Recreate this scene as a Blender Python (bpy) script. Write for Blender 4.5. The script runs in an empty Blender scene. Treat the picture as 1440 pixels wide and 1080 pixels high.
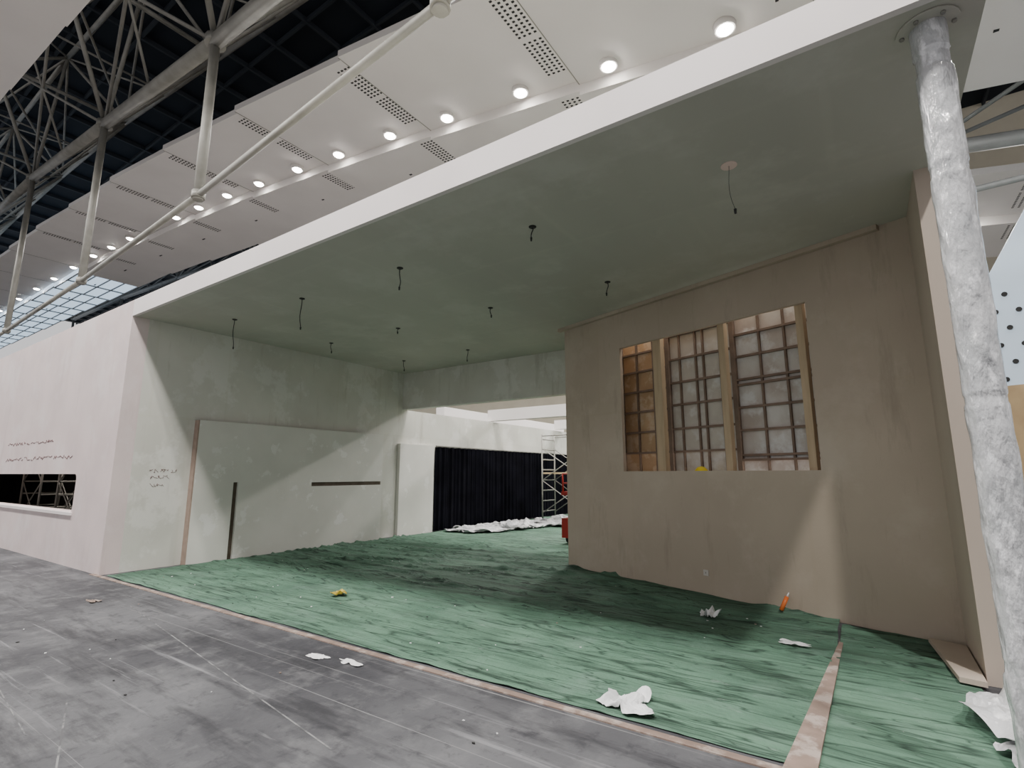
import bpy, math, random
from mathutils import Vector, Matrix, noise
random.seed(7)
SC=bpy.context.scene
# ---------------------------------------------------------------- materials
def mat(name,c1,c2=None,scale=3.0,rough=0.7,metal=0.0,bump=0.0,bscale=40,stretch=(1,1,1),lo=0.35,hi=0.65,c3=None,s3=12,lo3=.6,hi3=.7,amt3=1.0,emis=None,estr=0,spec=0.3,detail=6,bdist=.02,st3=(1,1,1)):
    m=bpy.data.materials.new(name);m.use_nodes=True
    nt=m.node_tree;N=nt.nodes;L=nt.links
    b=N['Principled BSDF'];b.inputs['Roughness'].default_value=rough;b.inputs['Metallic'].default_value=metal
    b.inputs['Specular IOR Level'].default_value=spec
    tc=N.new('ShaderNodeTexCoord');mp=N.new('ShaderNodeMapping');mp.inputs['Scale'].default_value=stretch
    L.new(tc.outputs['Object'],mp.inputs['Vector'])
    if c2 is None: c2=tuple(v*.9 for v in c1)
    nz=N.new('ShaderNodeTexNoise');nz.inputs['Scale'].default_value=scale;nz.inputs['Detail'].default_value=detail
    L.new(mp.outputs[0],nz.inputs['Vector'])
    r=N.new('ShaderNodeValToRGB');r.color_ramp.elements[0].position=lo;r.color_ramp.elements[1].position=hi
    r.color_ramp.elements[0].color=(*c1,1);r.color_ramp.elements[1].color=(*c2,1)
    L.new(nz.outputs['Fac'],r.inputs['Fac']);out=r.outputs['Color']
    if c3 is not None:
        m3=N.new('ShaderNodeMapping');m3.inputs['Scale'].default_value=st3;L.new(tc.outputs['Object'],m3.inputs['Vector'])
        n3=N.new('ShaderNodeTexNoise');n3.inputs['Scale'].default_value=s3;n3.inputs['Detail'].default_value=8;n3.inputs['Roughness'].default_value=.65
        L.new(m3.outputs[0],n3.inputs['Vector'])
        mr=N.new('ShaderNodeMapRange');mr.inputs['From Min'].default_value=lo3;mr.inputs['From Max'].default_value=hi3;mr.inputs['To Max'].default_value=amt3
        L.new(n3.outputs['Fac'],mr.inputs['Value'])
        mx=N.new('ShaderNodeMixRGB');mx.inputs['Color2'].default_value=(*c3,1)
        L.new(mr.outputs[0],mx.inputs['Fac']);L.new(out,mx.inputs['Color1']);out=mx.outputs['Color']
    L.new(out,b.inputs['Base Color'])
    if bump:
        nb=N.new('ShaderNodeTexNoise');nb.inputs['Scale'].default_value=bscale;nb.inputs['Detail'].default_value=5
        L.new(mp.outputs[0],nb.inputs['Vector'])
        bp=N.new('ShaderNodeBump');bp.inputs['Strength'].default_value=bump;bp.inputs['Distance'].default_value=bdist
        L.new(nb.outputs['Fac'],bp.inputs['Height']);L.new(bp.outputs[0],b.inputs['Normal'])
    if emis:
        b.inputs['Emission Color'].default_value=(*emis,1);b.inputs['Emission Strength'].default_value=estr
    return m
def boardify(m,axis_u,axis_v,bw,rh,col,amt,msize=.012,vary=.05):
    nt=m.node_tree;N=nt.nodes;L=nt.links;b=N['Principled BSDF'];src=b.inputs['Base Color'].links[0].from_socket
    tc=N.new('ShaderNodeTexCoord');sp=N.new('ShaderNodeSeparateXYZ');cb=N.new('ShaderNodeCombineXYZ')
    L.new(tc.outputs['Object'],sp.inputs[0]);L.new(sp.outputs[axis_u],cb.inputs[0]);L.new(sp.outputs[axis_v],cb.inputs[1])
    br=N.new('ShaderNodeTexBrick');br.inputs['Scale'].default_value=1;br.inputs['Brick Width'].default_value=bw;br.inputs['Row Height'].default_value=rh
    br.inputs['Mortar Size'].default_value=msize;br.inputs['Mortar Smooth'].default_value=.8;br.inputs['Bias'].default_value=0
    br.inputs['Color1'].default_value=(1-vary,1-vary,1-vary,1);br.inputs['Color2'].default_value=(1,1,1,1);br.inputs['Mortar'].default_value=(*col,1)
    L.new(cb.outputs[0],br.inputs['Vector'])
    mx=N.new('ShaderNodeMixRGB');mx.blend_type='MULTIPLY';mx.inputs['Fac'].default_value=amt
    L.new(src,mx.inputs['Color1']);L.new(br.outputs['Color'],mx.inputs['Color2']);L.new(mx.outputs[0],b.inputs['Base Color']);return m
def stains(m,axes,col,amt,scale=1.6,lo=.6,hi=.72,vz=.35):
    nt=m.node_tree;N=nt.nodes;L=nt.links;b=N['Principled BSDF'];src=b.inputs['Base Color'].links[0].from_socket
    tc=N.new('ShaderNodeTexCoord');mp=N.new('ShaderNodeMapping');mp.inputs['Scale'].default_value=(2.2,2.2,vz);mp.inputs['Location'].default_value=axes
    L.new(tc.outputs['Object'],mp.inputs[0]);n=N.new('ShaderNodeTexNoise');n.inputs['Scale'].default_value=scale;n.inputs['Detail'].default_value=9;n.inputs['Roughness'].default_value=.7;L.new(mp.outputs[0],n.inputs['Vector'])
    mr=N.new('ShaderNodeMapRange');mr.inputs['From Min'].default_value=lo;mr.inputs['From Max'].default_value=hi;mr.inputs['To Max'].default_value=amt;L.new(n.outputs['Fac'],mr.inputs['Value'])
    mx=N.new('ShaderNodeMixRGB');mx.inputs['Color2'].default_value=(*col,1);L.new(mr.outputs[0],mx.inputs['Fac']);L.new(src,mx.inputs['Color1']);L.new(mx.outputs[0],b.inputs['Base Color']);return m
M={}
M['front']=stains(mat('plaster_pinkish_white',(.73,.62,.605),(.655,.555,.545),1.2,.75,c3=(.76,.70,.69),s3=.9,lo3=.5,hi3=.62,amt3=.6,bump=.05),(0,0,0),(.55,.45,.44),.5,lo=.56)
M['fascia']=mat('plaster_fascia',(.83,.775,.76),(.77,.715,.70),1.0,.7)
M['left']=stains(boardify(mat('plaster_pale_white',(.69,.68,.62),(.61,.60,.54),.9,.75,c3=(.77,.76,.72),s3=1.3,lo3=.52,hi3=.58,amt3=.6,bump=.05),'Y','Z',1.22,2.44,(.93,.93,.91),.7,.03,.07),(3,1,0),(.44,.42,.36),.65,lo=.57)
M['panel']=mat('board_white',(.72,.705,.655),(.66,.65,.60),1.5,.6,c3=(.81,.80,.77),s3=2.2,lo3=.58,hi3=.61,amt3=.7)
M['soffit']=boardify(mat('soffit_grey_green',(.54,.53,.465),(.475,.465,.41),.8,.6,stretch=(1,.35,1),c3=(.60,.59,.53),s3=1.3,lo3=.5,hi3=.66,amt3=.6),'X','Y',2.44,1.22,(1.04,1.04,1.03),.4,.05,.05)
M['tan']=stains(boardify(mat('plaster_tan',(.505,.42,.335),(.45,.372,.293),.9,.72,c3=(.565,.485,.40),s3=1.1,lo3=.52,hi3=.66,amt3=.6,bump=.04),'X','Z',1.16,2.44,(.95,.94,.92),.5,.03,.05),(0,4,0),(.33,.27,.21),.65,lo=.56)
M['tanl']=mat('plaster_tan_light',(.58,.49,.41),(.52,.435,.36),1.4,.72,stretch=(1,1,.3))
M['edge']=mat('raw_board_edge',(.40,.30,.245),(.34,.255,.21),8,.8)
M['slot']=mat('slot_dark_brown',(.13,.10,.075),(.09,.07,.05),8,.8)
M['white']=mat('white_ceiling_paint',(.78,.745,.725),(.74,.705,.685),.5,.6)
M['steel']=mat('painted_steel',(.33,.32,.29),(.25,.245,.22),2,.5,metal=.2)
M['steeld']=mat('painted_steel_dim',(.24,.25,.25),(.19,.20,.20),2,.5,metal=.2)
M['roof']=mat('roof_deck_dark',(.008,.011,.017),(.012,.017,.025),.3,.8)
M['rib']=mat('roof_rib_dark',(.03,.036,.045),(.022,.027,.035),.3,.7)
M['dark']=mat('dark_slot',(.03,.03,.03),(.02,.02,.02),5,.8)
M['black']=mat('black_cloth',(.004,.004,.006),(.007,.007,.011),2,.95,spec=.05)
M['wire']=mat('wire_black',(.04,.04,.04),(.03,.03,.03),5,.5)
M['wood']=mat('stud_timber',(.54,.41,.27),(.45,.34,.22),3,.7,stretch=(6,6,.6))
M['ply1']=mat('ply_warm',(.58,.39,.23),(.46,.30,.17),2.5,.7,c3=(.64,.49,.34),s3=4,lo3=.5,hi3=.6)
M['ply2']=mat('board_grey_white',(.60,.56,.49),(.51,.46,.40),3,.7,c3=(.68,.66,.62),s3=4,lo3=.5,hi3=.65)
M['ply3']=mat('board_dirty_white',(.63,.60,.56),(.47,.40,.35),2.5,.7,c3=(.70,.69,.67),s3=3,lo3=.50,hi3=.62)
M['grid']=mat('rusty_frame',(.23,.165,.125),(.17,.12,.09),6,.7)
M['red']=mat('red_paint',(.45,.03,.02),(.38,.025,.02),3,.4)
M['rubber']=mat('rubber',(.03,.03,.03),(.02,.02,.02),3,.8)
M['yellow']=mat('yellow_plastic',(.80,.62,.03),(.75,.55,.03),3,.35)
M['wrap']=mat('yellow_brown_wrapper',(.62,.48,.06),(.30,.20,.05),14,.35)
M['orange']=mat('orange_plastic',(.70,.17,.04),(.6,.13,.03),3,.4)
M['paper']=mat('white_scrap',(.80,.80,.80),(.72,.72,.72),8,.6,bump=.2)
M['film']=mat('grey_white_film',(.60,.60,.61),(.38,.39,.40),3,.3,bump=.5,bscale=9,c3=(.78,.78,.78),s3=6,lo3=.5,hi3=.6)
M['plastic']=mat('plastic_film',(.56,.56,.57),(.42,.43,.44),6,.10,spec=1.0,bump=1.0,bscale=10,bdist=.04,stretch=(1.6,1.6,.6),c3=(.80,.80,.82),s3=16,lo3=.54,hi3=.62,amt3=.7,st3=(1.2,1.2,.5))
M['plastic'].node_tree.nodes['Principled BSDF'].inputs['Coat Weight'].default_value=.8
M['plastic'].node_tree.nodes['Principled BSDF'].inputs['Coat Roughness'].default_value=.06
M['bluew']=mat('blueish_white_panel',(.60,.72,.84),(.54,.66,.78),.7,.5)
M['board']=mat('plywood_tan',(.50,.38,.22),(.42,.31,.18),4,.7)
M['trim']=mat('edge_strip_brown',(.28,.205,.17),(.19,.14,.115),6,.8,c3=(.38,.32,.28),s3=5,lo3=.5,hi3=.6)
M['ink']=mat('marker_ink',(.17,.09,.09),(.13,.06,.06),5,.8)
M['rim']=mat('hole_rim',(.88,.68,.62),(.83,.64,.58),5,.7)
M['cream']=mat('cream_wall',(.72,.66,.52),(.66,.60,.47),.6,.8)
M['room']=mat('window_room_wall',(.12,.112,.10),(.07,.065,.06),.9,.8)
M['chalk']=mat('chalk_line',(.22,.22,.22),(.10,.10,.105),9,.8,lo=.4,hi=.55)
M['lamp']=mat('lamp_glow',(1,1,1),(1,1,1),1,emis=(1,.95,.88),estr=60)
M['sky']=mat('translucent_skylight',(.7,.75,.8),(.66,.72,.78),1,emis=(.62,.80,1.0),estr=1.1)
M['sock']=mat('socket_plastic',(.62,.58,.53),(.58,.54,.5),3,.4)
def layers(m,specs):
    nt=m.node_tree;N=nt.nodes;L=nt.links;b=N['Principled BSDF'];src=b.inputs['Base Color'].links[0].from_socket
    tc=N.new('ShaderNodeTexCoord')
    for sp in specs:
        rot,sx,sy,sc,lo,hi,col,amt=sp[:8]
        mp=N.new('ShaderNodeMapping');mp.inputs['Rotation'].default_value=(0,0,rot);mp.inputs['Scale'].default_value=(sx,sy,1);L.new(tc.outputs['Object'],mp.inputs[0])
        n=N.new('ShaderNodeTexNoise');n.inputs['Scale'].default_value=sc;n.inputs['Detail'].default_value=9 if len(sp)==8 else 3;n.inputs['Roughness'].default_value=.68 if len(sp)==8 else .5;L.new(mp.outputs[0],n.inputs['Vector'])
        mr=N.new('ShaderNodeMapRange');mr.inputs['From Min'].default_value=lo;mr.inputs['From Max'].default_value=hi;mr.inputs['To Max'].default_value=amt
        val=n.outputs['Fac']
        if len(sp)>8:
            s_=N.new('ShaderNodeMath');s_.operation='SUBTRACT';s_.inputs[1].default_value=.5;L.new(val,s_.inputs[0])
            a_=N.new('ShaderNodeMath');a_.operation='ABSOLUTE';L.new(s_.outputs[0],a_.inputs[0]);val=a_.outputs[0]
            mr.inputs['To Min'].default_value=amt;mr.inputs['To Max'].default_value=0
        L.new(val,mr.inputs['Value'])
        mx=N.new('ShaderNodeMixRGB');mx.inputs['Color2'].default_value=(*col,1);L.new(mr.outputs[0],mx.inputs['Fac']);L.new(src,mx.inputs['Color1']);src=mx.outputs[0]
    L.new(src,b.inputs['Base Color']);return src
def concrete():
    m=mat('concrete_grey',(.125,.125,.132),(.052,.052,.058),.6,.65,c3=(.175,.175,.18),s3=3.2,lo3=.5,hi3=.74,amt3=.8,bump=.3,bscale=14,detail=10,lo=.36,hi=.62,spec=.2)
    layers(m,[(.2,.5,2.5,1.6,.50,.64,(.032,.032,.036),.8),(0,1,1,7,.54,.66,(.034,.034,.039),.6),(1.1,.25,7,1.2,.61,.69,(.27,.27,.28),.6),(-.5,.3,8,1.0,.62,.69,(.27,.27,.28),.6),(.35,.08,14,1.1,.63,.68,(.30,.30,.30),.6),(-.9,.06,18,1.0,.64,.68,(.29,.29,.29),.6),(0,1,1,30,.66,.72,(.26,.26,.26),.5)])
    return m
M['concrete']=concrete()
M['carpet']=mat('green_protective_carpet',(.118,.215,.150),(.085,.160,.113),1.3,.75,c3=(.17,.25,.205),s3=2.3,lo3=.5,hi3=.78,amt3=.6,bump=.5,bscale=26,detail=9,spec=.12)
crease_shade=(.020,.033,.026)  # shade of the creases, painted into the carpet as thin dark lines
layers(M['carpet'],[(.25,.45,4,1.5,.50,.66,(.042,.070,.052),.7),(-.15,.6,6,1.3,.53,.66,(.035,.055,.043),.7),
 (.3,.25,2.2,1.2,0,.012,crease_shade,.8,1),(.05,.2,2.8,1.5,0,.010,crease_shade,.8,1),(-.25,.3,2.2,1.9,0,.008,crease_shade,.7,1),(.5,.35,2.6,1.6,0,.006,crease_shade,.6,1),
 (0,3,3,5,.62,.70,(.04,.05,.045),.6),(0,1,1,26,.68,.73,(.45,.48,.45),.7),(.1,.8,2,5,.62,.72,(.28,.33,.30),.4)])
# ---------------------------------------------------------------- mesh builder
class MB:
    def __init__(s,name): s.n=name;s.v=[];s.f=[];s.m=[];s.ms=[];s.sm=[]
    def mi(s,k):
        if k not in s.ms: s.ms.append(k)
        return s.ms.index(k)
    def face(s,pts,k,smooth=False):
        b=len(s.v);s.v+= [tuple(p) for p in pts];s.f.append(list(range(b,b+len(pts))));s.m.append(s.mi(k));s.sm.append(smooth)
    def prism(s,bot,top,k):
        b=len(s.v);n=len(bot);s.v+=[tuple(p) for p in bot]+[tuple(p) for p in top];i=s.mi(k)
        fs=[list(range(b+n-1,b-1,-1)),list(range(b+n,b+2*n))]+[[b+j,b+(j+1)%n,b+n+(j+1)%n,b+n+j] for j in range(n)]
        for q in fs: s.f.append(q);s.m.append(i);s.sm.append(False)
        return s
    def box(s,x0,x1,y0,y1,z0,z1,k):
        return s.prism([(x0,y0,z0),(x1,y0,z0),(x1,y1,z0),(x0,y1,z0)],[(x0,y0,z1),(x1,y0,z1),(x1,y1,z1),(x0,y1,z1)],k)
    def obox(s,o,ux,uy,uz,a,b,k):
        P=lambda i,j,l:o+ux*i+uy*j+uz*l
        return s.prism([P(a[0],a[1],a[2]),P(b[0],a[1],a[2]),P(b[0],b[1],a[2]),P(a[0],b[1],a[2])],[P(a[0],a[1],b[2]),P(b[0],a[1],b[2]),P(b[0],b[1],b[2]),P(a[0],b[1],b[2])],k)
    def tube(s,p,q,r,k,n=10,r2=None):
        p=Vector(p);q=Vector(q);d=(q-p).normalized();a=d.orthogonal().normalized();c=d.cross(a);r2=r if r2 is None else r2
        b=len(s.v);i=s.mi(k)
        for P,R in((p,r),(q,r2)):
            for j in range(n):
                t=2*math.pi*j/n;s.v.append(tuple(P+a*math.cos(t)*R+c*math.sin(t)*R))
        for j in range(n):
            s.f.append([b+j,b+(j+1)%n,b+n+(j+1)%n,b+n+j]);s.m.append(i);s.sm.append(True)
        s.f.append(list(range(b+n-1,b-1,-1)));s.m.append(i);s.sm.append(False)
        s.f.append(list(range(b+n,b+2*n)));s.m.append(i);s.sm.append(False)
        return s
    def path(s,pts,r,k,n=6):
        for a,b in zip(pts,pts[1:]): s.tube(a,b,r,k,n)
        return s
    def done(s,bevel=0):
        me=bpy.data.meshes.new(s.n);me.from_pydata(s.v,[],s.f)
        for k in s.ms: me.materials.append(M[k])
        for p,i,q in zip(me.polygons,s.m,s.sm): p.material_index=i;p.use_smooth=q
        me.update();o=bpy.data.objects.new(s.n,me);SC.collection.objects.link(o)
        if bevel:
            md=o.modifiers.new('b','BEVEL');md.width=bevel;md.segments=2;md.limit_method='ANGLE'
        return o
Z=Vector((0,0,1))
XL=-9.70;YF=3.30;ZS=4.05;ZT=4.32;YH=9.31
# ---------------------------------------------------------------- floor
MB('floor').box(-110,40,-30,60,-.2,0,'concrete').done()
ch=MB('chalk_floor_line')
for (xa,ya_,xb,yb_,wd_) in((-7.2,2.75,-2.6,2.05,.010),(-4.6,1.45,-2.9,.9,.010),(-9.0,1.6,-4.2,1.15,.007)):
    ch.prism([(xa,ya_,.0005),(xb,yb_,.0005),(xb,yb_+wd_,.0005),(xa,ya_+wd_,.0005)],[(xa,ya_,.0015),(xb,yb_,.0015),(xb,yb_+wd_,.0015),(xa,ya_+wd_,.0015)],'chalk')
ch.done()
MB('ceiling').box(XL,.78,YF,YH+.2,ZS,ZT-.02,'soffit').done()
MB('trim_fascia').box(XL,.80,YF-.05,YF,ZS-.004,ZT,'fascia').done()
w=MB('wall_front')
wx0,wx1,wz0,wz1=-17.5,-11.2,.86,1.50
w.box(wx1,XL,YF-.05,YF+.2,0,ZT,'front').box(-60,wx0,YF-.05,YF+.2,0,ZT,'front').box(wx0,wx1,YF-.05,YF+.2,wz1,ZT,'front').box(wx0,wx1,YF-.05,YF+.2,0,wz0,'front')
for cx,cz,sx,sz in((wx1,wz1,-1,-1),(wx1,wz0,-1,1)):
    r=.09;pts=[(cx,cz)]+[(cx+sx*r*(1-math.sin(t)),cz+sz*r*(1-math.cos(t))) for t in [i*math.pi/2/6 for i in range(7)]]
    w.prism([(p[0],YF-.05,p[1]) for p in pts],[(p[0],YF+.2,p[1]) for p in pts],'front')
w.done()
MB('trim_window_sill').box(wx0,wx1+.02,YF-.075,YF-.05,wz0-.05,wz0,'fascia').done()
MB('wall_left').box(XL-.25,XL,YF+.2,YH+.2,0,ZS,'left').box(XL-.25,XL,YH+.2,26,0,3.12,'left').done()
MB('wall_window_room_back').box(-60,XL-.25,7.0,7.1,0,4.2,'room').done()
MB('ceiling_window_room').box(-60,XL-.25,YF+.2,7.1,4.2,4.3,'room').done()
# display panel on left wall with slots
PX=XL+.13
p=MB('display_panel_board')
y0,y1,h=4.40,8.60,2.43
sl=(5.08,5.17,.04,1.35);hz=(6.70,8.60,1.25,1.33)
p.box(XL+.001,PX-.05,y0+.03,y1,0,h-.01,'slot')
p.box(PX-.05,PX,y0,sl[0],0,h,'panel').box(PX-.05,PX,sl[0],sl[1],sl[3],h,'panel').box(PX-.05,PX,sl[1],hz[0],0,h,'panel').box(PX-.05,PX,hz[0],y1,0,hz[2],'panel').box(PX-.05,PX,hz[0],y1,hz[3],h,'panel')
p.box(XL+.001,PX-.004,y0-.025,y0,0,h,'edge')
p.done()
MB('wall_sheet_board').box(XL+.001,XL+.10,9.18,10.42,0,2.25,'panel').done()
MB('wall_back_header').box(XL,.564,YH,YH+.18,3.12,ZS,'left').done()
# curtain
c=MB('black_curtain');n=420;ya,yb=10.5,21.0
pr=[]
for i in range(n+1):
    t=i/n;y=ya+(yb-ya)*t;x=XL+.08+.03*math.sin(y*26+1.3*math.sin(y*3.1))+.015*math.sin(y*61)
    pr.append((x,y))
for a,b in zip(pr,pr[1:]):
    c.face([(a[0],a[1],.02),(b[0],b[1],.02),(b[0],b[1],2.22),(a[0],a[1],2.22)],'black',True)
c.tube((XL+.09,ya,2.24),(XL+.09,yb,2.24),.02,'steel')
c.done()
# right slanted wall
W0=Vector((-4.222,7.88,0));W1=Vector((.564,6.23,0));U=(W1-W0).normalized();L=(W1-W0).length;Nn=Vector((-U.y,U.x,0))
if Nn.y<0:Nn=-Nn
w=MB('wall_right')
a0,a1,b0,b1=1.25,4.03,1.54,3.44
for r in((0,a0,0,ZS),(a1,L,0,ZS),(a0,a1,0,b0),(a0,a1,b1,ZS)):
    w.obox(W0,U,Nn,Z,(r[0],0,r[2]),(r[1],.06,r[3]),'tan')
w.done()
MB('trim_right_bulkhead').obox(W0,U,Nn,Z,(-.10,-.07,ZS-.055),(4.82,-.001,ZS-.001),'tan').done()
MB('wall_right_return').box(-4.22,-4.12,7.95,YH,0,ZS,'tan').done()
MB('wall_right_end').box(.564,.74,5.26,YH+.18,0,ZS,'tanl').done()
fr=MB('timber_stud_frame')
for u,wd in((.62,.1),(1.90,.14),(2.93,.09),(3.92,.085),(4.6,.08)):
    fr.obox(W0,U,Nn,Z,(u-wd/2,.062,0),(u+wd/2,.15,3.98),'wood')
fr.obox(W0,U,Nn,Z,(.3,.062,1.36),(4.75,.28,1.43),'wood')
fr.done(.004)
bk=MB('panel_backing_grid')
D=.42
for (ua,ub,k,vs,hs) in((.25,1.85,'ply1',[.6,.95,1.25,1.57],[.45,.9,1.35,1.82,2.14,2.46,2.78,3.10,3.4,3.8]),
                  (1.85,2.90,'ply2',[2.05,2.32,2.44,2.70],[.5,1.0,1.45,1.82,2.15,2.50,2.83,3.18,3.55]),
                  (2.90,4.75,'ply3',[3.26,3.58,3.90,4.3],[.5,1.0,1.68,1.74,2.06,2.36,2.66,2.73,3.04,3.34,3.75])):
    bk.obox(W0,U,Nn,Z,(ua,D,0),(ub,D+.03,3.98),k)
    for v in vs: bk.obox(W0,U,Nn,Z,(v-.012,D-.035,0),(v+.012,D,3.98),'grid')
    for hh_ in hs: bk.obox(W0,U,Nn,Z,(ua,D-.045,hh_-.014),(ub,D,hh_+.014),'grid')
for u in(1.85,2.90): bk.obox(W0,U,Nn,Z,(u-.03,D-.06,0),(u+.03,D,3.98),'grid')
bk.done()
def revolve(mb,c,prof,k,n=24,sx=1,sy=1):
    i=mb.mi(k);b=len(mb.v);m=len(prof)
    for r,z in prof:
        for j in range(n):
            t=2*math.pi*j/n;mb.v.append((c[0]+r*math.cos(t)*sx,c[1]+r*math.sin(t)*sy,c[2]+z))
    for q in range(m-1):
        for j in range(n):
            mb.f.append([b+q*n+j,b+q*n+(j+1)%n,b+(q+1)*n+(j+1)%n,b+(q+1)*n+j]);mb.m.append(i);mb.sm.append(True)
hc=W0+U*2.42+Nn*.22+Z*1.431
hh=MB('hard_hat');revolve(hh,hc,[(.0,.0),(.15,0),(.152,.012),(.128,.02),(.125,.06),(.105,.12),(.06,.16),(.0,.172)],'yellow',sx=.8,sy=.7);hh.done()
s=MB('wall_socket');s.obox(W0,U,Nn,Z,(2.51,-.012,.235),(2.58,-.001,.305),'sock');s.obox(W0,U,Nn,Z,(2.538,-.014,.262),(2.55,-.012,.28),'steel');s.done()
# ---------------------------------------------------------------- carpets
def carpet(name,x0,x1,y0,y1,step,seed,amp=.045):
    nx=int((x1-x0)/step);ny=int((y1-y0)/step);v=[];f=[]
    for j in range(ny+1):
        for i in range(nx+1):
            x=x0+(x1-x0)*i/nx;y=y0+(y1-y0)*j/ny
            a=noise.noise(Vector((x*.40+y*.2,y*1.9-x*.3,seed)));b=noise.noise(Vector((x*.30,y*3.0+x*.5,seed+5)));c_=noise.noise(Vector((x*.8+y*1.4,y*.7,seed+9)))
            ridge=max(0,1-abs(a)*10)**2*.9+max(0,1-abs(b)*11)**2*.7+max(0,1-abs(c_)*16)**2*.4
            patch=.22+.78*max(0,min(1,(y-4.2)/1.5))
            if y>9.5: patch=.35
            z=.008+amp*ridge*patch+.004*noise.noise(Vector((x*3,y*3,seed)))
            yy=y
            if j==0: yy=y+.035*noise.noise(Vector((x*1.3,0,seed)))+.01;
            xx=x+(.03*noise.noise(Vector((0,y*1.5,seed))) if i in(0,nx) else 0)
            v.append((xx,yy,max(.003,z)))
    for j in range(ny):
        for i in range(nx):
            b=j*(nx+1)+i;f.append([b,b+1,b+nx+2,b+nx+1])
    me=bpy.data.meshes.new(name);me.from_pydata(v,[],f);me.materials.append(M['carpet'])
    for p in me.polygons:p.use_smooth=True
    o=bpy.data.objects.new(name,me);SC.collection.objects.link(o);return o
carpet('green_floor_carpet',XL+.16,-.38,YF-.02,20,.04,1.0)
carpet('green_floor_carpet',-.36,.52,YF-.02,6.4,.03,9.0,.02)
t=MB('trim_floor_edge');t.prism([(-9.9,3.19,0),(-.4,3.19,0),(-.4,3.25,0),(-9.9,3.25,0)],[(-9.9,3.19,.008),(-.4,3.19,.008),(-.4,3.25,.008),(-9.9,3.25,.008)],'trim').done()
t=MB('trim_floor_seam');t.prism([(-.52,3.0,.0),(-.36,3.0,.0),(-.33,5.75,.0),(-.36,5.75,.0)],[(-.52,3.0,.024),(-.36,3.0,.024),(-.33,5.75,.024),(-.36,5.75,.024)],'trim').done()
# ---------------------------------------------------------------- wires
xs=[-8.53,-6.66,-4.62,-2.66,-.72];ys=[4.30,6.21,8.17]
k=0
for iy,y in enumerate(ys):
    for ix_,x in enumerate(xs):
        if iy>=1 and x>-1: continue
        if iy==2 and x>-6: continue
        k+=1
        o=MB('ceiling_cable_drop')
        big=(iy==0 and x>-1)
        R=.065 if big else .04
        o.tube((x,y,ZS),(x,y,ZS-.006),R if big else R,'rim' if big else 'dark',16)
        if not big: o.tube((x,y,ZS-.006),(x,y,ZS-.012),R*.8,'wire',12)
        Lw=[.46,.42,.26,.10,.40][ix_] if iy==0 else [.16,.05,.12,.14][ix_] if iy==1 else [.2,.2][ix_]
        pts=[]
        ph=random.random()*6
        for q in range(9):
            s_=q/8;pts.append((x+.03*math.sin(s_*4+ph)*s_,y+.03*math.cos(s_*5+ph)*s_,ZS-.006-Lw*s_))
        o.path(pts,.002 if big else .006,'wire')
        e=Vector(pts[-1]);o.tube(e,e-Z*.04,.012,'wire',8,.009)
        o.done()
# ---------------------------------------------------------------- wrapped column
CX,CY=.53,3.50
c=MB('wrapped_pipe_column');n=40;m=260;i=c.mi('plastic')
for q in range(m+1):
    z=ZS*q/m
    for j in range(n):
        t=2*math.pi*j/n
        sp_=math.sin(z*9+t*1.0);s2=math.sin(z*5-t*1.0+2)
        r=.085+.003*noise.noise(Vector((math.cos(t)*2,math.sin(t)*2,z*2)))+.006*abs(noise.noise(Vector((math.cos(t)*2+z*1.5,math.sin(t)*2-z,z*5))))+.004*max(0,sp_)**8+.004*max(0,s2)**10
        if abs(z-3.8)<.06: r-=.008
        if abs((z%1.27)-.6)<.03: r-=.005
        c.v.append((CX+r*math.cos(t),CY+r*math.sin(t),z))
for q in range(m):
    for j in range(n):
        c.f.append([q*n+j,q*n+(j+1)%n,(q+1)*n+(j+1)%n,(q+1)*n+j]);c.m.append(i);c.sm.append(True)
c.tube((CX,CY,ZS-.015),(CX,CY,ZS-.001),.15,'soffit',24)
for j in range(6):
    t=j*math.pi/3;c.tube((CX+.12*math.cos(t),CY+.12*math.sin(t),ZS-.03),(CX+.12*math.cos(t),CY+.12*math.sin(t),ZS-.015),.012,'steel',6)
c.done()
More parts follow.
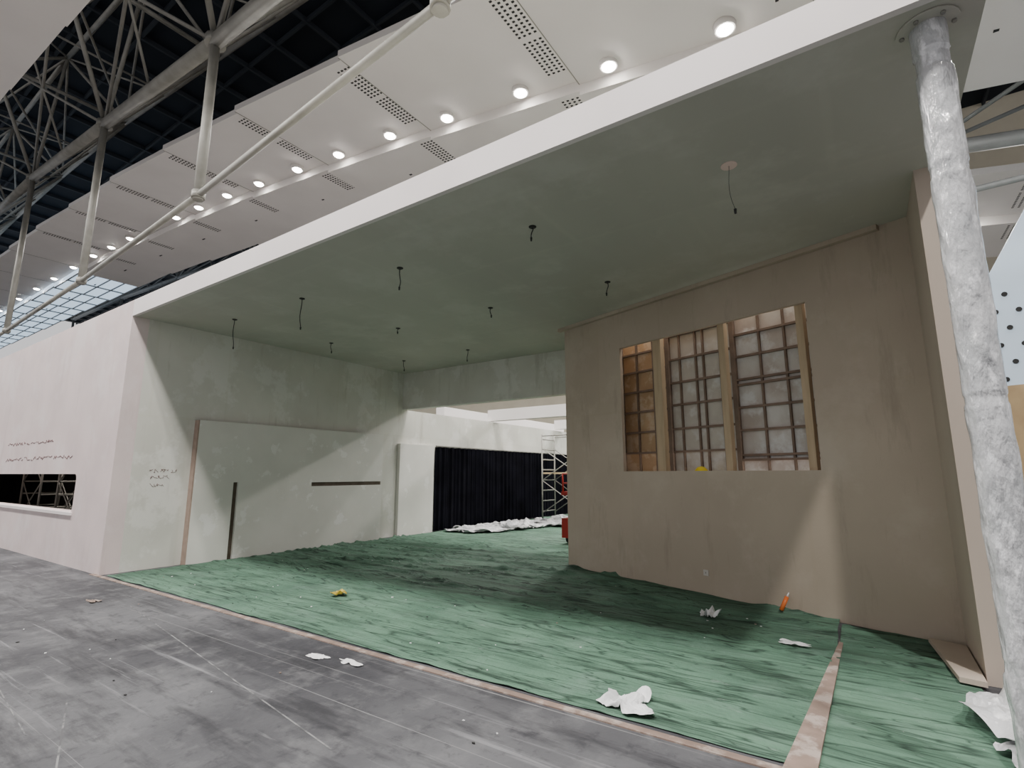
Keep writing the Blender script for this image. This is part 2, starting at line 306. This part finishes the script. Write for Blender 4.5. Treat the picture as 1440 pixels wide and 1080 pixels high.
# ---------------------------------------------------------------- hall ceiling panels
prof=[(-110,16.9),(-86,17.0),(-60,16.7),(-42.6,16.45),(-30.3,15.65),(-24.9,15.2),(-22,14.85),(-19,14.5),(-16.2,14.15),(-13.2,13.8),(-10.5,13.35),(-7.55,12.95),(-4.7,12.45),(-1.8,12.0),(4,11.0),(10,9.9),(20,8.5),(40,6)]
def zc(x):
    for (xa,za),(xb,zb) in zip(prof,prof[1:]):
        if xa<=x<=xb: return za+(zb-za)*(x-xa)/(xb-xa)
    return prof[-1][1]
def slab(y0,ym,y1,xr=17.4,xl=-92.8,vents=True):
    s=MB('ceiling_panel_row');x=xr
    while x>xl:
        a,b=x-5.8,x;za,zb=zc(a)-.10,zc(b)+.02
        j0=.22
        s.prism([(a,y0,za),(b,y0+j0,zb),(b,ym,zb),(a,ym,za)],[(a,y0,za+.22),(b,y0+j0,zb+.22),(b,ym,zb+.22),(a,ym,za+.22)],'white')
        kk='sky' if a<-47 else 'white'
        s.prism([(a,ym,za-.34),(b,ym,zb-.34),(b,y1,zb-.34),(a,y1,za-.34)],[(a,ym,za+.2),(b,ym,zb+.2),(b,y1,zb+.2),(a,y1,za+.2)],kk)
        s.box(a-.012,a+.012,y0+.02,ym,za-.012,za+.01,'steel')
        if vents and a>-50:
            for (ya,yb,dz) in((y0+.5,ym-.5,0),(ym+.2,ym+1.6,-.34)):
                ny=int((yb-ya)/.125)
                for q in range(ny):
                    yy=ya+(yb-ya)*q/ny
                    if dz==0 and q==ny//2: continue
                    for cc in range(4):
                        xx=b-.70+cc*.16;tt=(xx-a)/5.8;zz=za+(zb-za)*tt+dz
                        s.box(xx,xx+.09,yy,yy+.06,zz-.010,zz+.002,'dark')
        xx,yy=a+3.1,ym+1.6
        tt=(xx-a)/5.8;zz=za+(zb-za)*tt-.34;s.box(xx,xx+.4,yy,yy+.08,zz-.015,zz+.02,'dark')
        if kk=='sky':
            for q in range(5):
                yy=ym+(y1-ym)*q/4;s.prism([(a,yy,za-.40),(b,yy,zb-.40),(b,yy+.08,zb-.40),(a,yy+.08,za-.40)],[(a,yy,za-.34),(b,yy,zb-.34),(b,yy+.08,zb-.34),(a,yy+.08,za-.34)],'steeld')
            for q in range(2): s.box(a+2.9*q-.05,a+2.9*q+.05,ym,y1,za+(zb-za)*q/2-.42,za+(zb-za)*q/2-.33,'steeld')
        x-=5.8
    return s.done()
rows=[(-4.3,-.4,3.4),(8.06,12.0,15.7),(20.9,24.6,28.2)]
for i_,r in enumerate(rows): slab(*r,vents=(i_!=0))
lx=[4.0,1.1,-1.79,-4.72,-7.55,-10.48,-13.23,-16.18,-18.97,-21.96,-24.85,-27.72,-30.35,-36.5,-39.5,-42.65,-46.5,-50.7,-55,-59.8,-66,-74]
for (y0,ym,y1) in rows:
    d=MB('recessed_downlights')
    for x in lx:
        y=ym-.42;z=zc(x)-.06
        d.tube((x,y,z-.12),(x,y,z+.03),.23,'white',24,.26)
        d.tube((x,y,z-.17),(x,y,z-.121),.14,'lamp',20,.19)
    d.done()
# ---------------------------------------------------------------- trusses
def truss(y_off,mk='steel'):
    N=[(9,4.6,9,9.2),(2,4.95,9,10.5),(-5,5.3,9,12.0),(-14.4,5.97,9,13.8),(-24.9,6.5,9,15.83),(-37.07,6.9,9,17.8),(-50,7.3,9,19),(-64,7.7,9,20),(-80,8.1,9,20.5)]
    t=MB('steel_roof_truss')
    up=4.6;prev=None
    for i,(x,y,zl,zu) in enumerate(N):
        y+=y_off
        t.tube((x,y,zl-.15),(x,y,zu),.13,mk,12)
        T1=Vector((x+2,y-2.6,zu+up));T2=Vector((x+2,y+3.2,zu+up));T3=Vector((x+2,y+.2,zu+up+2.2));P=Vector((x,y,zu));B=Vector((x,y,zl))
        t.tube(P,T1,.09,mk,8);t.tube(P,T2,.09,mk,8);t.tube(T1,T2,.1,mk,8);t.tube(T1,T3,.08,mk,8);t.tube(T2,T3,.08,mk,8);t.tube(P,T3,.08,mk,8)
        t.tube(B-Z*.1,B+Z*.1,.17,mk,12);t.tube(P-Z*.12,P+Z*.12,.28,mk,12)
        if prev:
            P0,B0,A1,A2,A3=prev
            t.tube(B0,B,.085,mk,12);t.tube(P0,P,.2,mk,14);t.tube(A1,T1,.15,mk,12);t.tube(A2,T2,.15,mk,12);t.tube(A3,T3,.12,mk,12)
            for a,b in((P0,T1),(P0,T2),(A1,T2),(P,A1),(P,A2),(A3,T1),(A3,T2)):
                t.tube(a,b,.06,mk,8)
            mid1=(A1+T1)/2;mid2=(A2+T2)/2;mp=(P0+P)/2
            for a,b in((mp,mid1),(mp,mid2),(mid1,mid2),(mid1,T3),(mid2,T3)):
                t.tube(a,b,.05,mk,8)
        prev=(P,B,T1,T2,T3)
    return t.done()
truss(0);truss(12.6,'steeld')
r=MB('roof_deck');r.box(-110,40,-30,60,27,27.2,'roof')
for i in range(50):
    x=-108+i*3;r.box(x,x+.14,-30,60,26.7,27,'rib')
for i in range(20):
    y=-12+i*2.4;r.box(-110,40,y,y+.14,26.75,27,'rib')
r.done()
MB('wall_hall_back').box(-110,40,45,45.3,0,27,'cream').done()
# ---------------------------------------------------------------- back area beams
for y,z in((13.2,3.16),(17.5,3.2),(22,3.25)):
    MB('overhead_beam').box(XL-.2,.5,y,y+.25,z,z+.35,'white').done()
MB('neighbour_booth').box(-40,-16,15,15.3,0,6.0,'white').box(-40,-13,14.6,15,4.3,4.8,'white').box(-13.4,-13,14.6,24,3.5,4.0,'white').done()
MB('wall_back_far').box(XL,.5,24,24.2,0,3.1,'left').done()
def scaffold(o,w_,d_,h_,rot=0):
    s=MB('scaffold_tower');
    c_,s_=math.cos(rot),math.sin(rot)
    def P(a,b,z): return (o[0]+a*c_-b*s_,o[1]+a*s_+b*c_,z)
    for a in(0,w_):
        for b in(0,d_):
            s.tube(P(a,b,.14),P(a,b,h_),.024,'steel',10)
            s.tube(P(a,b-.03,.07),P(a,b+.03,.07),.07,'rubber',12)
            s.tube(P(a,b,.07),P(a,b,.16),.02,'steel',8)
        z=.35
        while z<h_: s.tube(P(a,0,z),P(a,d_,z),.018,'steel',8);z+=.32
    for b in(0,d_):
        z=.3
        while z+1.0<=h_: 
            s.tube(P(0,b,z),P(w_,b,z+1.0),.014,'steel',8);s.tube(P(w_,b,z),P(0,b,z+1.0),.014,'steel',8);z+=1.0
        s.tube(P(0,b,h_-.05),P(w_,b,h_-.05),.018,'steel',8)
    z=1.5
    if h_>1.6: s.prism([P(.02,.02,z),P(w_-.02,.02,z),P(w_-.02,d_-.02,z),P(.02,d_-.02,z)],[P(.02,.02,z+.05),P(w_-.02,.02,z+.05),P(w_-.02,d_-.02,z+.05),P(.02,d_-.02,z+.05)],'board')
    return s.done()
scaffold((-8.55,14.3),1.6,.8,2.75)
scaffold((-18.7,4.3),1.5,.8,2.6)
scaffold((-16.3,4.4),1.6,.8,2.6)
l=MB('scissor_lift');lx0,ly0=-5.62,10.2
l.box(lx0,lx0+.8,ly0,ly0+1.7,.14,.55,'red')
for a in(.06,.74):
    for b in(.3,1.4): l.tube((lx0+a-.06,ly0+b,.14),(lx0+a+.06,ly0+b,.14),.14,'rubber',16)
for q in range(3):
    z=.55+q*.16
    for a in(.1,.7):
        l.tube((lx0+a,ly0+.15,z),(lx0+a,ly0+1.55,z+.16),.025,'red',8);l.tube((lx0+a,ly0+1.55,z),(lx0+a,ly0+.15,z+.16),.025,'red',8)
l.box(lx0,lx0+.8,ly0,ly0+1.7,1.04,1.12,'red')
for a in(.03,.77):
    for b in(.03,.85,1.67): l.tube((lx0+a,ly0+b,1.1),(lx0+a,ly0+b,1.5),.018,'red',8)
    for z in(1.3,1.5): l.tube((lx0+a,ly0+.03,z),(lx0+a,ly0+1.67,z),.018,'red',8)
for b in(.03,1.67):
    for z in(1.3,1.5): l.tube((lx0+.03,ly0+b,z),(lx0+.77,ly0+b,z),.018,'red',8)
l.done()
# ---------------------------------------------------------------- right hall structure
w=MB('perforated_wall_panel')
pp=[(1.98,0),(1.98,4.75),(2.75,6.15),(6.5,13*.62),(6.5,0)]
w.prism([(a,12,b) for a,b in pp],[(a,12.2,b) for a,b in pp],'bluew')
for i in range(12):
    for j in range(10):
        x=2.12+i*.30+(j%2)*.15;z=2.5+j*.30
        if z<4.4+ (x-2)*.8: w.tube((x,11.985,z),(x,12.01,z),.042,'dark',10)
w.done()
b=MB('plywood_sheet');b.prism([(1.18,7.3,0),(1.95,7.0,0),(1.96,7.03,0),(1.19,7.33,0)],[(1.28,7.6,2.44),(2.05,7.3,2.44),(2.06,7.33,2.44),(1.29,7.63,2.44)],'board').done()
MB('cardboard_sheet').prism([(.30,6.18,.024),(.55,6.08,.024),(.55,5.12,.024),(.40,5.15,.024)],[(.30,6.18,.06),(.55,6.08,.06),(.55,5.12,.06),(.40,5.15,.06)],'tanl').done()
# ---------------------------------------------------------------- debris
def scrap(name,x,y,sx,sy,h,k,seed,z0=.012,n=10,rot=0,mb=None,jag=.9,hf=.15):
    v=[];f=[];c_,s_=math.cos(rot),math.sin(rot)
    for j in range(n+1):
        for i in range(n+1):
            a=(i/n-.5);b=(j/n-.5)
            ca=a*math.sqrt(1-2*b*b*.9);cb=b*math.sqrt(1-2*a*a*.9)
            th=math.atan2(b,a)
            rr=1+jag*noise.noise(Vector((math.cos(th)*1.6,math.sin(th)*1.6,seed)))
            px=ca*sx*rr*1.2;py=cb*sy*rr*1.2
            z=z0+h*1.6*abs(noise.noise(Vector((a*3,b*3,seed))))+h*hf*abs(noise.noise(Vector((a*9,b*9,seed+3))))
            v.append((x+px*c_-py*s_,y+px*s_+py*c_,z))
    for j in range(n):
        for i in range(n):
            q=j*(n+1)+i;f.append([q,q+1,q+n+2,q+n+1])
    if mb is not None:
        b0_=len(mb.v);mb.v+=v
        for q in f: mb.f.append([b0_+t for t in q]);mb.m.append(mb.mi(k));mb.sm.append(False)
        return
    me=bpy.data.meshes.new(name);me.from_pydata(v,[],f);me.materials.append(M[k])
    o=bpy.data.objects.new(name,me);SC.collection.objects.link(o);return o
scrap('paper_scrap',-1.45,3.46,.27,.22,.07,'paper',1.2,n=20,jag=1.5,rot=.4,hf=.3)
scrap('paper_scrap',-1.55,5.95,.15,.20,.08,'paper',4.1,.03,n=12,jag=1.1,hf=.2)
scrap('paper_scrap',-.68,5.43,.22,.09,.015,'paper',7.7,.03,jag=1)
scrap('paper_scrap',-3.95,2.92,.20,.08,.012,'paper',3.3,.003)
scrap('paper_scrap',-3.6,2.98,.18,.08,.012,'paper',9.3,.003)
scrap('paper_scrap',-7.8,2.6,.16,.08,.015,'trim',13.3,.003)
scrap('food_wrapper',-5.57,4.4,.2,.13,.05,'wrap',5.5,.03)
scrap('plastic_film_scrap',.72,4.45,.5,.95,.10,'film',2.5,.03,n=32,jag=.6,rot=.15,hf=.4)
scrap('plastic_film_scrap',.62,4.0,.30,.35,.06,'film',6.5,.03,n=20,jag=.6,hf=.4)
hp=MB('plastic_sheet_heap')
for i in range(13):
    t=i/12;scrap('',-8.75+t*.6+random.uniform(-.15,.35),10.9+t*2.9,random.uniform(.7,1.2),random.uniform(.45,.7),random.uniform(.07,.2),'film',20+i*1.7,.03,n=22,rot=random.random()*.6,mb=hp,jag=.5,hf=.5)
hp.done()
hp=MB('plastic_sheet_heap')
for i in range(5):
    scrap('',-8.0+i*.25,15.9+i*.35,1.0,.6,.12,'film',60+i*1.7,.03,n=18,mb=hp,jag=.5,hf=.5)
hp.done()
lt=MB('floor_litter')
for i in range(130):
    if random.random()<.8:
        x=random.uniform(-9.3,-.6);y=random.uniform(3.4,9.5);z=.03
        if y>7.0 and x>-4.7: continue
        if x<-8.9 or y>6.2+(-x)*.2: continue
    else: x=random.uniform(-8,-.6);y=random.uniform(1.6,3.1);z=.001
    s=random.uniform(.005,.015);a=random.random()*3.14;c_,s_=math.cos(a)*s,math.sin(a)*s
    kk=random.choice(['paper','paper','film','trim','dark'])
    lt.prism([(x+c_,y+s_,z),(x-s_,y+c_*.6,z),(x-c_,y-s_,z),(x+s_,y-c_*.6,z)],[(x+c_,y+s_,z+.004),(x-s_,y+c_*.6,z+.006),(x-c_,y-s_,z+.004),(x+s_,y-c_*.6,z+.005)],kk)
lt.done()
ot=MB('sealant_tube');bp=Vector((-.93,6.60,.035));tp=Vector((-.87,6.66,.17));ot.tube(bp,tp,.022,'orange',12);ot.tube(tp,tp+(tp-bp).normalized()*.05,.010,'paper',10,.005);ot.done()
def scrib(sc,o,ax,l,h,n,r,seed):
    random.seed(seed);pts=[];o=Vector(o);ax=Vector(ax)
    for i in range(n):
        t=i/n;pts.append(o+ax*(l*t+random.uniform(-.03,.03))+Z*(random.uniform(-h,h)))
        if random.random()<.12 and len(pts)>1: sc.path(pts,r,'ink',4);pts=[]
    if len(pts)>1: sc.path(pts,r,'ink',4)
sc=MB('wall_handwriting')
scrib(sc,(-15.6,YF-.052,2.12),(1,0,0),3.0,.035,60,.005,3)
scrib(sc,(-15.6,YF-.052,1.80),(1,0,0),4.1,.04,80,.005,4)
sc.done()
sc=MB('wall_handwriting')
scrib(sc,(XL+.002,3.75,1.55),(0,1,0),.42,.03,26,.003,5);scrib(sc,(XL+.002,3.78,1.45),(0,1,0),.3,.03,18,.003,6);scrib(sc,(XL+.002,3.8,1.32),(0,1,0),.2,.03,12,.003,8)
sc.done()
# ---------------------------------------------------------------- lights
def area(name,loc,size,power,col=(1,.97,.935),rot=(0,0,0),shape='DISK',sy=None):
    d=bpy.data.lights.new(name,'AREA');d.shape=shape;d.size=size;d.energy=power;d.color=col
    if sy: d.size_y=sy
    o=bpy.data.objects.new(name,d);o.location=loc;o.rotation_euler=rot;SC.collection.objects.link(o);return o
area('hall_downlight',(3.75,.8,10.6),.35,1000)
for x,p in((-1.8,1050),(-7.5,1050),(-13.2,1100),(-19,1300),(-27,1750),(-40,3000)):
    area('hall_downlight',(x,-.6,zc(x)-.4),.5,p)
for x in(4,-4.7,-10.5,-18,-28,-42):
    area('hall_downlight',(x,11.5,zc(x)-.6),2.6,750)
for x in(4,-8,-20,-36):
    area('hall_downlight',(x,24,zc(x)-.6),1.5,2600)
area('hall_downlight',(-5.5,18.1,13),1.5,1400)
ang=math.atan2(U.y,U.x)
q=W0+U*2.6+Nn*.30+Z*3.97
area('cavity_fill',q,3.6,13,(1,.95,.89),(0,0,ang),'RECTANGLE',.12)  # added, unseen fill shining down on the backing panels
q=W0+U*2.6+Nn*.33+Z*1.0
area('cavity_fill',q,3.6,20,(1,.95,.89),(math.pi,0,ang),'RECTANGLE',.08)  # second unseen fill, added low in the cavity to brighten the panels
area('window_room_light',(-17,5.6,4.1),.6,120,(1,.93,.85))  # area light under the window room ceiling
wd=bpy.data.worlds.new('World');SC.world=wd;wd.use_nodes=True
wd.node_tree.nodes['Background'].inputs[0].default_value=(.90,.88,.89,1);wd.node_tree.nodes['Background'].inputs[1].default_value=.93
# ---------------------------------------------------------------- camera
cd=bpy.data.cameras.new('camera');cam=bpy.data.objects.new('camera',cd);SC.collection.objects.link(cam)
cd.sensor_width=36;cd.lens=727.4/1440*36;cd.clip_end=400
cam.location=(0,0,1.5);cam.rotation_euler=(math.pi/2+.1722,0,.5964)
SC.camera=cam
